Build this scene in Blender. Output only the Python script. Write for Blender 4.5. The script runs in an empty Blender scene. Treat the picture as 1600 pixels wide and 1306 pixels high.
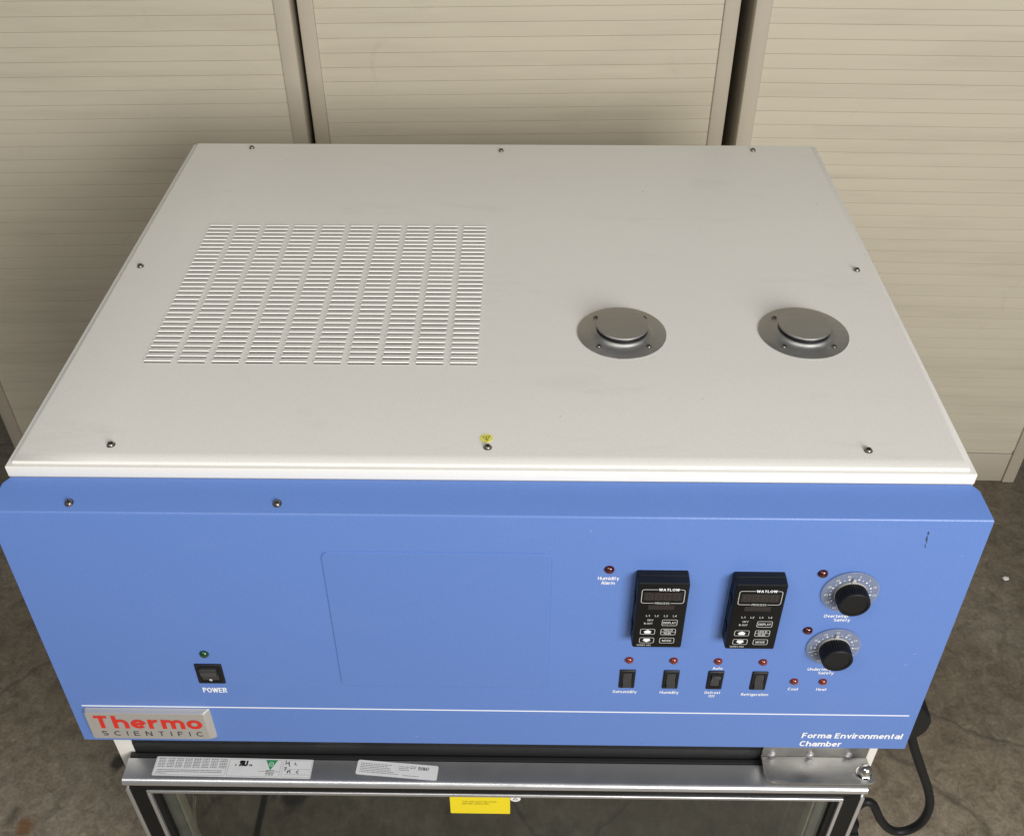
import bpy, bmesh, math, random
from mathutils import Matrix, Vector
random.seed(7)
S = bpy.context.scene
H = 1.042                      # height of the chamber's top tray above the floor

# ------------------------------------------------------------------ camera
cam = bpy.data.cameras.new('camera'); camo = bpy.data.objects.new('camera', cam)
S.collection.objects.link(camo); S.camera = camo
cam.sensor_fit = 'HORIZONTAL'; cam.sensor_width = 36.0; cam.lens = 36.0 * 1576.25 / 1600
cam.clip_start = 0.02; cam.clip_end = 100
r_ = Vector((0.99989465, 0.01433689, -0.0022697)); u_ = Vector((-0.00746477, 0.6419883, 0.7666781))
f_ = Vector((-0.0124489, 0.76658038, -0.64202768))
M = Matrix.Identity(4)
for i in range(3):
    M[i][0] = r_[i]; M[i][1] = u_[i]; M[i][2] = -f_[i]
M[0][3], M[1][3], M[2][3] = 0.0356, -0.7319, 0.6814 + H
camo.matrix_world = M

# ------------------------------------------------------------------ world, lamps, exposure
W = bpy.data.worlds.new('World'); S.world = W; W.use_nodes = True
bg = W.node_tree.nodes['Background']
bg.inputs[0].default_value = (0.93, 0.97, 1.0, 1); bg.inputs[1].default_value = 0.15
def lamp(name, loc, target, sx, sy, power, col):
    l = bpy.data.lights.new(name, 'AREA'); l.shape = 'RECTANGLE'; l.size = sx; l.size_y = sy
    l.energy = power; l.color = col
    o = bpy.data.objects.new(name, l); S.collection.objects.link(o); o.location = loc
    o.rotation_euler = (Vector(target) - Vector(loc)).to_track_quat('-Z', 'Y').to_euler()
    return o
lamp('front_key_light', (1.30, -2.35, 1.98), (0.10, 0.1, 0.95), 1.5, 1.2, 88, (1.0, 0.985, 0.96))  # soft key lamp from front right; source unseen, no window known
lamp('ceiling_light', (-0.75, -1.25, 2.6), (-0.65, 0.7, 0.95), 1.3, 0.35, 14, (1.0, 0.97, 0.92))
S.view_settings.view_transform = 'Standard'; S.view_settings.look = 'None'
S.view_settings.exposure = 0.08; S.view_settings.gamma = 1.0
S.view_settings.use_curve_mapping = False

# ------------------------------------------------------------------ materials
def newmat(name):
    m = bpy.data.materials.new(name); m.use_nodes = True
    return m, m.node_tree, m.node_tree.nodes['Principled BSDF']
def N(nt, typ, **kw):
    n = nt.nodes.new(typ)
    for k, v in kw.items():
        if k in n.inputs: n.inputs[k].default_value = v
        else: setattr(n, k, v)
    return n
def ramp(nt, src, stops):
    r = nt.nodes.new('ShaderNodeValToRGB'); e = r.color_ramp.elements
    while len(e) < len(stops): e.new(0.5)
    for i, (p, c) in enumerate(stops):
        e[i].position = p; e[i].color = c if len(c) == 4 else (*c, 1)
    nt.links.new(src, r.inputs[0]); return r
def mixc(nt, fac, a, b):
    m = nt.nodes.new('ShaderNodeMix'); m.data_type = 'RGBA'
    for sock, v in ((m.inputs[0], fac), (m.inputs[6], a), (m.inputs[7], b)):
        if hasattr(v, 'is_output'): nt.links.new(v, sock)
        elif isinstance(v, (int, float)): sock.default_value = v
        else: sock.default_value = (*v, 1)
    return m.outputs[2]
def mat(name, col, rough=0.5, metal=0.0, var=0.0, scale=8.0, bump=0.0, bscale=400.0, spec=0.5, rvar=0.0, coat=0.0):
    """painted or metal surface: base colour with mild blotches, fine relief"""
    m, nt, b = newmat(name)
    b.inputs['Base Color'].default_value = (*col, 1); b.inputs['Roughness'].default_value = rough
    b.inputs['Metallic'].default_value = metal; b.inputs['Specular IOR Level'].default_value = spec
    if coat: b.inputs['Coat Weight'].default_value = coat; b.inputs['Coat Roughness'].default_value = 0.15
    tc = N(nt, 'ShaderNodeNewGeometry')
    if var or rvar:
        n = N(nt, 'ShaderNodeTexNoise', Scale=scale, Detail=6.0, Roughness=0.62)
        nt.links.new(tc.outputs['Position'], n.inputs['Vector'])
        if var:
            k = ramp(nt, n.outputs['Fac'], [(0.30, tuple(c * (1 - var) for c in col)), (0.5, col), (0.72, tuple(min(1, c * (1 + var * .5)) for c in col))])
            nt.links.new(k.outputs[0], b.inputs['Base Color'])
        if rvar:
            mr = N(nt, 'ShaderNodeMapRange'); mr.inputs[1].default_value = .3; mr.inputs[2].default_value = .7
            mr.inputs[3].default_value = max(.03, rough - rvar); mr.inputs[4].default_value = rough + rvar
            nt.links.new(n.outputs['Fac'], mr.inputs[0]); nt.links.new(mr.outputs[0], b.inputs['Roughness'])
    if bump:
        n2 = N(nt, 'ShaderNodeTexNoise', Scale=bscale, Detail=3.0)
        nt.links.new(tc.outputs['Position'], n2.inputs['Vector'])
        bp = N(nt, 'ShaderNodeBump', Strength=bump, Distance=0.0006)
        nt.links.new(n2.outputs['Fac'], bp.inputs['Height']); nt.links.new(bp.outputs[0], b.inputs['Normal'])
    return m

def smudged(name, col, dirt, rough, bump, amount, spec=0.4):
    """powder coat with faint streaky handling marks"""
    m, nt, b = newmat(name)
    g = N(nt, 'ShaderNodeNewGeometry')
    mp = N(nt, 'ShaderNodeMapping'); mp.inputs['Scale'].default_value = (2.2, 6.0, 4.0); mp.inputs['Rotation'].default_value = (0, 0, 0.5)
    nt.links.new(g.outputs['Position'], mp.inputs[0])
    n = N(nt, 'ShaderNodeTexNoise', Scale=3.0, Detail=9.0, Roughness=0.68, Distortion=0.8)
    nt.links.new(mp.outputs[0], n.inputs['Vector'])
    k = ramp(nt, n.outputs['Fac'], [(0.56, (0, 0, 0)), (0.80, (amount,) * 3)])
    n1 = N(nt, 'ShaderNodeTexNoise', Scale=900.0, Detail=2.0); nt.links.new(g.outputs['Position'], n1.inputs['Vector'])
    sp = ramp(nt, n1.outputs['Fac'], [(0.25, tuple(c * .93 for c in col)), (0.75, tuple(min(1, c * 1.05) for c in col))])
    # sparse specks
    v = N(nt, 'ShaderNodeTexVoronoi', Scale=17.0); nt.links.new(g.outputs['Position'], v.inputs['Vector'])
    vr = ramp(nt, v.outputs['Distance'], [(0.018, (.55,) * 3), (0.03, (0, 0, 0))])
    c1 = mixc(nt, k.outputs[0], sp.outputs[0], dirt)
    c2 = mixc(nt, vr.outputs[0], c1, tuple(d * .6 for d in dirt))
    nt.links.new(c2, b.inputs['Base Color'])
    b.inputs['Roughness'].default_value = rough; b.inputs['Specular IOR Level'].default_value = spec
    n2 = N(nt, 'ShaderNodeTexNoise', Scale=520.0, Detail=2.0); nt.links.new(g.outputs['Position'], n2.inputs['Vector'])
    bp = N(nt, 'ShaderNodeBump', Strength=bump, Distance=0.0005)
    nt.links.new(n2.outputs['Fac'], bp.inputs['Height']); nt.links.new(bp.outputs[0], b.inputs['Normal'])
    return m

def brushed(name, col, rough, sx=1.0, sy=60.0, bump=0.04):
    m, nt, b = newmat(name)
    g = N(nt, 'ShaderNodeNewGeometry')
    mp = N(nt, 'ShaderNodeMapping'); mp.inputs['Scale'].default_value = (sx * 6, sy * 6, sy * 6)
    nt.links.new(g.outputs['Position'], mp.inputs[0])
    n = N(nt, 'ShaderNodeTexNoise', Scale=4.0, Detail=6.0, Roughness=0.6); nt.links.new(mp.outputs[0], n.inputs['Vector'])
    nb = N(nt, 'ShaderNodeTexNoise', Scale=22.0, Detail=6.0, Roughness=0.7); nt.links.new(g.outputs['Position'], nb.inputs['Vector'])
    k = ramp(nt, n.outputs['Fac'], [(0.3, tuple(c * .82 for c in col)), (0.7, col)])
    kb = ramp(nt, nb.outputs['Fac'], [(0.35, (.86,) * 3), (0.7, (1, 1, 1))])
    mm = nt.nodes.new('ShaderNodeMix'); mm.data_type = 'RGBA'; mm.blend_type = 'MULTIPLY'; mm.inputs[0].default_value = 1
    nt.links.new(k.outputs[0], mm.inputs[6]); nt.links.new(kb.outputs[0], mm.inputs[7])
    nt.links.new(mm.outputs[2], b.inputs['Base Color'])
    b.inputs['Metallic'].default_value = 1.0
    mr = N(nt, 'ShaderNodeMapRange'); mr.inputs[1].default_value = .3; mr.inputs[2].default_value = .7
    mr.inputs[3].default_value = rough * .8; mr.inputs[4].default_value = rough * 1.3
    nt.links.new(nb.outputs['Fac'], mr.inputs[0]); nt.links.new(mr.outputs[0], b.inputs['Roughness'])
    bp = N(nt, 'ShaderNodeBump', Strength=bump, Distance=0.0003)
    nt.links.new(n.outputs['Fac'], bp.inputs['Height']); nt.links.new(bp.outputs[0], b.inputs['Normal'])
    return m

MT = {}
MT['white'] = smudged('off_white_powder_coat', (0.825, 0.802, 0.755), (0.50, 0.48, 0.445), 0.40, 0.22, 0.24)
MT['body'] = mat('off_white_body', (0.76, 0.74, 0.69), 0.45, bump=0.15)
MT['blue'] = smudged('blue_powder_coat', (0.117, 0.216, 0.535), (0.15, 0.25, 0.535), 0.36, 0.35, 0.35, 0.5)
MT['black'] = mat('black_plastic', (0.010, 0.010, 0.011), 0.5, var=.2, scale=30, bump=0.2, spec=.3)
MT['blacksat'] = mat('black_trim', (0.006, 0.006, 0.006), 0.45, var=.3, scale=12, rvar=.1, spec=.22)
MT['void'] = mat('dark_cavity', (0.006, 0.006, 0.006), 0.8)
MT['steel'] = brushed('stainless_steel', (0.53, 0.52, 0.50), 0.48)
MT['alu'] = brushed('aluminium', (0.74, 0.74, 0.75), 0.30, bump=0.0)
MT['satin'] = mat('satin_aluminium', (0.64, 0.64, 0.65), 0.33, 0.85, rvar=.05, scale=30)
MT['pointer'] = mat('silver_pointer', (0.62, 0.60, 0.56), 0.35, 0.3)
MT['chrome'] = mat('chrome', (0.70, 0.69, 0.66), 0.22, 1.0)
MT['screw'] = mat('screw_steel', (0.30, 0.28, 0.25), 0.30, 1.0)
MT['recess'] = mat('screw_recess', (0.03, 0.027, 0.024), 0.6)
MT['print'] = mat('white_print', (0.86, 0.87, 0.90), 0.5)
MT['greyprint'] = mat('grey_print', (0.62, 0.62, 0.60), 0.5)
MT['ink'] = mat('black_ink', (0.02, 0.02, 0.022), 0.5)
MT['greyink'] = mat('grey_ink', (0.20, 0.20, 0.21), 0.6)
MT['scuff'] = mat('rubber_scuff', (0.035, 0.05, 0.09), 0.6)
MT['chip'] = mat('pale_paint_scrape', (0.27, 0.38, 0.66), 0.5)
MT['red'] = mat('red_print', (0.62, 0.030, 0.018), 0.4)
MT['silver'] = mat('silver_badge', (0.60, 0.58, 0.55), 0.42, 0.55, bump=.15)
MT['paper'] = mat('label_paper', (0.80, 0.80, 0.81), 0.42, var=.05, scale=60)
MT['green'] = mat('green_print', (0.03, 0.33, 0.12), 0.45)
MT['yellow'] = mat('yellow_label', (0.88, 0.70, 0.015), 0.45)
MT['paleyellow'] = mat('pale_yellow_label', (0.86, 0.80, 0.16), 0.4)
MT['olive'] = mat('olive_print', (0.16, 0.13, 0.01), 0.5)
MT['rubber'] = mat('black_rubber', (0.009, 0.009, 0.010), 0.5, var=.2, scale=20, spec=.28)
MT['gasket'] = mat('door_gasket', (0.010, 0.010, 0.010), 0.55)
MT['window'] = mat('display_window', (0.018, 0.013, 0.013), 0.16)
MT['segment'] = mat('unlit_segment', (0.05, 0.043, 0.042), 0.4)
MT['rocker'] = mat('rocker_plastic', (0.040, 0.040, 0.040), 0.28)
MT['rockertop'] = mat('rocker_lens', (0.055, 0.055, 0.055), 0.35)
MT['liner'] = brushed('interior_steel', (0.24, 0.24, 0.23), 0.4)
MT['spacer'] = mat('glazing_spacer', (0.17, 0.19, 0.19), 0.4)
MT['seal'] = mat('pale_glazing_seal', (0.42, 0.42, 0.33), 0.5)
MT['tan'] = mat('cabinet_frame_paint', (0.50, 0.445, 0.352), 0.5, var=.05, scale=5, bump=.15)
MT['litter'] = mat('white_scrap', (0.75, 0.70, 0.68), 0.6)
MT['darkbit'] = mat('dark_debris', (0.02, 0.018, 0.015), 0.8)
def lens(name, col, rough=0.12):
    m, nt, b = newmat(name)
    b.inputs['Base Color'].default_value = (*col, 1); b.inputs['Roughness'].default_value = rough
    b.inputs['Coat Weight'].default_value = 1.0; b.inputs['Coat Roughness'].default_value = 0.05
    return m
MT['ledred'] = lens('red_lens', (0.17, 0.020, 0.010)); MT['leddark'] = lens('dark_red_lens', (0.055, 0.002, 0.005))
MT['ledgreen'] = lens('green_lens', (0.003, 0.045, 0.018))

def glass(name, tint, refl, rough=0.0):
    m = bpy.data.materials.new(name); m.use_nodes = True; nt = m.node_tree
    nt.nodes.remove(nt.nodes['Principled BSDF']); out = nt.nodes['Material Output']
    t = nt.nodes.new('ShaderNodeBsdfTransparent'); t.inputs[0].default_value = (*tint, 1)
    gl = nt.nodes.new('ShaderNodeBsdfGlossy'); gl.inputs['Roughness'].default_value = rough
    gl.inputs['Color'].default_value = (0.96, 0.99, 0.97, 1)
    lw = nt.nodes.new('ShaderNodeLayerWeight'); lw.inputs['Blend'].default_value = 0.5
    fr = nt.nodes.new('ShaderNodeMapRange'); fr.inputs[3].default_value = refl; fr.inputs[4].default_value = refl * 4
    nt.links.new(lw.outputs['Facing'], fr.inputs[0])
    mx = nt.nodes.new('ShaderNodeMixShader')
    nt.links.new(fr.outputs[0], mx.inputs[0]); nt.links.new(t.outputs[0], mx.inputs[1]); nt.links.new(gl.outputs[0], mx.inputs[2])
    nt.links.new(mx.outputs[0], out.inputs[0]); return m
MT['glass'] = glass('door_glass', (0.74, 0.75, 0.735), 0.055, 0.02)
def clearplastic():
    m, nt, b = newmat('clear_dial_plastic')
    out = nt.nodes['Material Output']
    t = nt.nodes.new('ShaderNodeBsdfTransparent')
    b.inputs['Base Color'].default_value = (0.30, 0.34, 0.44, 1); b.inputs['Roughness'].default_value = 0.22
    mx = nt.nodes.new('ShaderNodeMixShader'); mx.inputs[0].default_value = 0.42
    nt.links.new(t.outputs[0], mx.inputs[1]); nt.links.new(b.outputs[0], mx.inputs[2]); nt.links.new(mx.outputs[0], out.inputs[0])
    return m
MT['dial'] = clearplastic()

def slatmat():
    m, nt, b = newmat('tambour_slat_plastic')
    g = N(nt, 'ShaderNodeNewGeometry'); oi = N(nt, 'ShaderNodeObjectInfo')
    mp = N(nt, 'ShaderNodeMapping'); mp.inputs['Scale'].default_value = (1.0, 1, 9.0)
    nt.links.new(g.outputs['Position'], mp.inputs[0])
    n = N(nt, 'ShaderNodeTexNoise', Scale=3.2, Detail=7.0, Roughness=0.6); nt.links.new(mp.outputs[0], n.inputs['Vector'])
    k = ramp(nt, n.outputs['Fac'], [(0.3, (0.555, 0.500, 0.388)), (0.5, (0.605, 0.548, 0.428)), (0.75, (0.625, 0.568, 0.445))])
    n3 = N(nt, 'ShaderNodeTexNoise', Scale=7.0, Detail=5.0, Roughness=0.7, Distortion=1.5); nt.links.new(g.outputs['Position'], n3.inputs['Vector'])
    st = ramp(nt, n3.outputs['Fac'], [(0.66, (0, 0, 0)), (0.80, (.30,) * 3)])
    c = mixc(nt, st.outputs[0], k.outputs[0], (0.33, 0.28, 0.19))
    hv = nt.nodes.new('ShaderNodeHueSaturation'); nt.links.new(c, hv.inputs['Color'])
    mr = N(nt, 'ShaderNodeMapRange'); mr.inputs[3].default_value = 0.985; mr.inputs[4].default_value = 1.012
    nt.links.new(oi.outputs['Random'], mr.inputs[0]); nt.links.new(mr.outputs[0], hv.inputs['Value'])
    nt.links.new(hv.outputs[0], b.inputs['Base Color']); b.inputs['Roughness'].default_value = 0.5
    n2 = N(nt, 'ShaderNodeTexNoise', Scale=700.0, Detail=2.0); nt.links.new(g.outputs['Position'], n2.inputs['Vector'])
    bp = N(nt, 'ShaderNodeBump', Strength=0.15, Distance=0.0004); nt.links.new(n2.outputs['Fac'], bp.inputs['Height'])
    nt.links.new(bp.outputs[0], b.inputs['Normal'])
    return m
MT['slat'] = slatmat()

def concrete():
    m, nt, b = newmat('worn_concrete')
    g = N(nt, 'ShaderNodeNewGeometry'); P = g.outputs['Position']
    a = N(nt, 'ShaderNodeTexNoise', Scale=2.2, Detail=5.0, Roughness=0.6); nt.links.new(P, a.inputs['Vector'])
    c = N(nt, 'ShaderNodeTexNoise', Scale=26.0, Detail=8.0, Roughness=0.72, Distortion=0.7); nt.links.new(P, c.inputs['Vector'])
    d = N(nt, 'ShaderNodeTexNoise', Scale=140.0, Detail=4.0, Roughness=0.7); nt.links.new(P, d.inputs['Vector'])
    base = ramp(nt, a.outputs['Fac'], [(0.30, (0.20, 0.165, 0.118)), (0.52, (0.265, 0.228, 0.175)), (0.72, (0.34, 0.305, 0.25))])
    mid = ramp(nt, c.outputs['Fac'], [(0.30, (0.55, 0.53, 0.50)), (0.50, (0.95, 0.93, 0.90)), (0.68, (1.30, 1.29, 1.27))])
    fine = ramp(nt, d.outputs['Fac'], [(0.3, (0.72,) * 3), (0.7, (1.22,) * 3)])
    def mul(x, y):
        q = nt.nodes.new('ShaderNodeMix'); q.data_type = 'RGBA'; q.blend_type = 'MULTIPLY'; q.inputs[0].default_value = 1
        nt.links.new(x, q.inputs[6]); nt.links.new(y, q.inputs[7]); return q.outputs[2]
    col = mul(mul(base.outputs[0], mid.outputs[0]), fine.outputs[0])
    # dark stains and rust marks
    e = N(nt, 'ShaderNodeTexNoise', Scale=5.5, Detail=6.0, Roughness=0.75, Distortion=1.2); nt.links.new(P, e.inputs['Vector'])
    es = ramp(nt, e.outputs['Fac'], [(0.60, (0, 0, 0)), (0.72, (.75,) * 3)])
    col = mixc(nt, es.outputs[0], col, (0.06, 0.052, 0.042))
    # light falloff painted into the colour: paler in front, darker towards the cabinets
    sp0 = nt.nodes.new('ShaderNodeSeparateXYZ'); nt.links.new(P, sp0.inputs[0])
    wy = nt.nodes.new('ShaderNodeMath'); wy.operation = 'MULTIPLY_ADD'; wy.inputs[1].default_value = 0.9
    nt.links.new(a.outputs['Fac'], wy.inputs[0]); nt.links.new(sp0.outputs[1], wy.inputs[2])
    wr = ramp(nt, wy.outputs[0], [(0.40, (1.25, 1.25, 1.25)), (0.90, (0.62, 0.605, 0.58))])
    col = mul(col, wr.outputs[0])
    # hairline cracks
    w = N(nt, 'ShaderNodeTexNoise', Scale=4.0, Detail=4.0); nt.links.new(P, w.inputs['Vector'])
    vm = nt.nodes.new('ShaderNodeVectorMath'); vm.operation = 'MULTIPLY_ADD'; vm.inputs[1].default_value = (.22, .22, .22)
    nt.links.new(w.outputs['Color'], vm.inputs[0]); nt.links.new(P, vm.inputs[2])
    v = N(nt, 'ShaderNodeTexVoronoi', Scale=1.3); v.feature = 'DISTANCE_TO_EDGE'; nt.links.new(vm.outputs[0], v.inputs['Vector'])
    vr = ramp(nt, v.outputs['Distance'], [(0.002, (.55,) * 3), (0.006, (0, 0, 0))])
    col = mixc(nt, vr.outputs[0], col, (0.05, 0.043, 0.033))
    def spot(x, y, r, colr, strength=1.0):
        nonlocal col
        s = nt.nodes.new('ShaderNodeVectorMath'); s.operation = 'DISTANCE'; s.inputs[1].default_value = (x, y, 0)
        nt.links.new(P, s.inputs[0])
        ad = nt.nodes.new('ShaderNodeMath'); ad.operation = 'MULTIPLY_ADD'; ad.inputs[1].default_value = r * 1.2
        nt.links.new(c.outputs['Fac'], ad.inputs[0]); nt.links.new(s.outputs['Value'], ad.inputs[2])
        rr = ramp(nt, ad.outputs[0], [(r * 1.1, (strength,) * 3), (r * 1.6, (0, 0, 0))])
        col = mixc(nt, rr.outputs[0], col, colr)
    spot(-0.857, 0.174, 0.020, (0.16, 0.065, 0.018), .8)      # rust mark
    spot(-0.728, 0.303, 0.018, (0.015, 0.014, 0.012), .9)     # oil drip
    spot(-0.384, -0.35, 0.030, (0.03, 0.03, 0.028), .8)       # stain before the door
    # saw-cut joint running towards the chamber
    sx = nt.nodes.new('ShaderNodeSeparateXYZ'); nt.links.new(P, sx.inputs[0])
    m1 = nt.nodes.new('ShaderNodeMath'); m1.operation = 'ADD'; m1.inputs[1].default_value = 0.437; nt.links.new(sx.outputs[0], m1.inputs[0])
    m2 = nt.nodes.new('ShaderNodeMath'); m2.operation = 'ABSOLUTE'; nt.links.new(m1.outputs[0], m2.inputs[0])
    jr = ramp(nt, m2.outputs[0], [(0.005, (.9,) * 3), (0.008, (0, 0, 0))])
    col = mixc(nt, jr.outputs[0], col, (0.03, 0.027, 0.022))
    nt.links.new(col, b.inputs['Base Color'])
    rr = N(nt, 'ShaderNodeMapRange'); rr.inputs[1].default_value = .3; rr.inputs[2].default_value = .7
    rr.inputs[3].default_value = .38; rr.inputs[4].default_value = .7
    nt.links.new(c.outputs['Fac'], rr.inputs[0]); nt.links.new(rr.outputs[0], b.inputs['Roughness'])
    bp = N(nt, 'ShaderNodeBump', Strength=0.35, Distance=0.002); nt.links.new(c.outputs['Fac'], bp.inputs['Height'])
    nt.links.new(bp.outputs[0], b.inputs['Normal'])
    return m
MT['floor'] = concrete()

# ------------------------------------------------------------------ helpers
WM = {}
def T(x, y, z): return Matrix.Translation((x, y, z))
def link(name, data, parent, M):
    o = bpy.data.objects.new(name, data); S.collection.objects.link(o)
    WM[o] = M
    if parent is not None:
        o.parent = parent; o.matrix_local = WM[parent].inverted() @ M
    else: o.matrix_world = M
    return o
def mesh(bm, *mats, smooth=True, angle=35):
    me = bpy.data.meshes.new('mesh')
    bmesh.ops.recalc_face_normals(bm, faces=bm.faces)
    bm.to_mesh(me); bm.free()
    for m in mats: me.materials.append(MT[m])
    if smooth:
        for p in me.polygons: p.use_smooth = True
        try: me.set_sharp_from_angle(angle=math.radians(angle))
        except Exception: pass
    return me
def part(name, bm, mats, parent, M=Matrix.Identity(4), **kw):
    if isinstance(mats, str): mats = (mats,)
    return link(name, mesh(bm, *mats, **kw), parent, M)
def box(bm, x0, x1, y0, y1, z0, z1, bev=0.0, seg=2, mi=0):
    g = bmesh.ops.create_cube(bm, size=1.0)
    vs = g['verts']
    for v in vs:
        v.co = Vector(((x0 + x1) / 2 + v.co.x * (x1 - x0), (y0 + y1) / 2 + v.co.y * (y1 - y0), (z0 + z1) / 2 + v.co.z * (z1 - z0)))
    fs = {f for v in vs for f in v.link_faces}
    for f in fs: f.material_index = mi
    if bev:
        es = list({e for v in vs for e in v.link_edges})
        r = bmesh.ops.bevel(bm, geom=es, offset=bev, segments=seg, affect='EDGES', profile=0.5)
        for f in r['faces']: f.material_index = mi
def BX(*a, **k):
    bm = bmesh.new(); box(bm, *a, **k); return bm
def prism(bm, pts, axis, a0, a1, bev=0.0, mi=0):
    """pts polygon in the two other axes, extruded along axis 0/1/2"""
    def co(p, a):
        if axis == 0: return Vector((a, p[0], p[1]))
        if axis == 1: return Vector((p[0], a, p[1]))
        return Vector((p[0], p[1], a))
    A = [bm.verts.new(co(p, a0)) for p in pts]; B = [bm.verts.new(co(p, a1)) for p in pts]
    fs = [bm.faces.new(A), bm.faces.new(B[::-1])]
    n = len(pts)
    for i in range(n): fs.append(bm.faces.new((A[i], A[(i + 1) % n], B[(i + 1) % n], B[i])))
    for f in fs: f.material_index = mi
    if bev:
        es = list({e for f in fs for e in f.edges})
        bmesh.ops.bevel(bm, geom=es, offset=bev, segments=2, affect='EDGES', profile=.5)
def rrect(w, h, r, n=5, cx=0, cy=0):
    P = []
    for (sx, sy, a0) in ((1, 1, 0), (-1, 1, 90), (-1, -1, 180), (1, -1, 270)):
        for i in range(n + 1):
            a = math.radians(a0 + 90 * i / n)
            P.append((cx + sx * (w / 2 - r) + r * math.cos(a), cy + sy * (h / 2 - r) + r * math.sin(a)))
    return P
def sheet(bm, P, z, mi=0):
    f = bm.faces.new([bm.verts.new((p[0], p[1], z)) for p in P]); f.material_index = mi; return f
def ring(bm, P, Q, z, mi=0, closed=True):
    n = len(P); A = [bm.verts.new((p[0], p[1], z)) for p in P]; B = [bm.verts.new((q[0], q[1], z)) for q in Q]
    for i in range(n if closed else n - 1):
        f = bm.faces.new((A[i], A[(i + 1) % n], B[(i + 1) % n], B[i])); f.material_index = mi
def lathe(bm, prof, n=32, mi=0, cx=0, cy=0, teeth=None):
    rows = []
    for k, (r, z) in enumerate(prof):
        if r < 1e-7: rows.append([bm.verts.new((cx, cy, z))]); continue
        row = []
        for i in range(n):
            rr = r * (teeth(i) if teeth and teeth != 0 and k in teeth.rows else 1) if teeth else r
            a = 2 * math.pi * i / n; row.append(bm.verts.new((cx + rr * math.cos(a), cy + rr * math.sin(a), z)))
        rows.append(row)
    for A, B in zip(rows, rows[1:]):
        for i in range(n):
            j = (i + 1) % n
            vs = (A[0], B[i], B[j]) if len(A) == 1 else ((A[i], A[j], B[0]) if len(B) == 1 else (A[i], A[j], B[j], B[i]))
            f = bm.faces.new(vs); f.material_index = mi
def tube(bm, pts, rad, n=12, mi=0):
    pts = [Vector(p) for p in pts]; rows = []
    up = Vector((0, 1, 0.01)).normalized()
    for i, p in enumerate(pts):
        t = (pts[min(i + 1, len(pts) - 1)] - pts[max(i - 1, 0)]).normalized()
        x = up.cross(t).normalized(); y = t.cross(x)
        r = rad[i] if isinstance(rad, (list, tuple)) else rad
        rows.append([bm.verts.new(p + r * (math.cos(2 * math.pi * k / n) * x + math.sin(2 * math.pi * k / n) * y)) for k in range(n)])
    for A, B in zip(rows, rows[1:]):
        for k in range(n):
            f = bm.faces.new((A[k], A[(k + 1) % n], B[(k + 1) % n], B[k])); f.material_index = mi
    for R in (rows[0], rows[-1]): bm.faces.new(R).material_index = mi
def spline(P, m=8):
    P = [Vector(p) for p in P]; out = []
    for i in range(len(P) - 1):
        p0, p1, p2, p3 = P[max(i - 1, 0)], P[i], P[i + 1], P[min(i + 2, len(P) - 1)]
        for k in range(m):
            t = k / m
            out.append(0.5 * ((2 * p1) + (p2 - p0) * t + (2 * p0 - 5 * p1 + 4 * p2 - p3) * t * t + (-p0 + 3 * p1 - 3 * p2 + p3) * t ** 3))
    return out + [P[-1]]
def arc(cx, cy, rx, ry, a0, a1, n=14):
    return [(cx + rx * math.cos(math.radians(a0 + (a1 - a0) * k / n)), cy + ry * math.sin(math.radians(a0 + (a1 - a0) * k / n))) for k in range(n + 1)]
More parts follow.
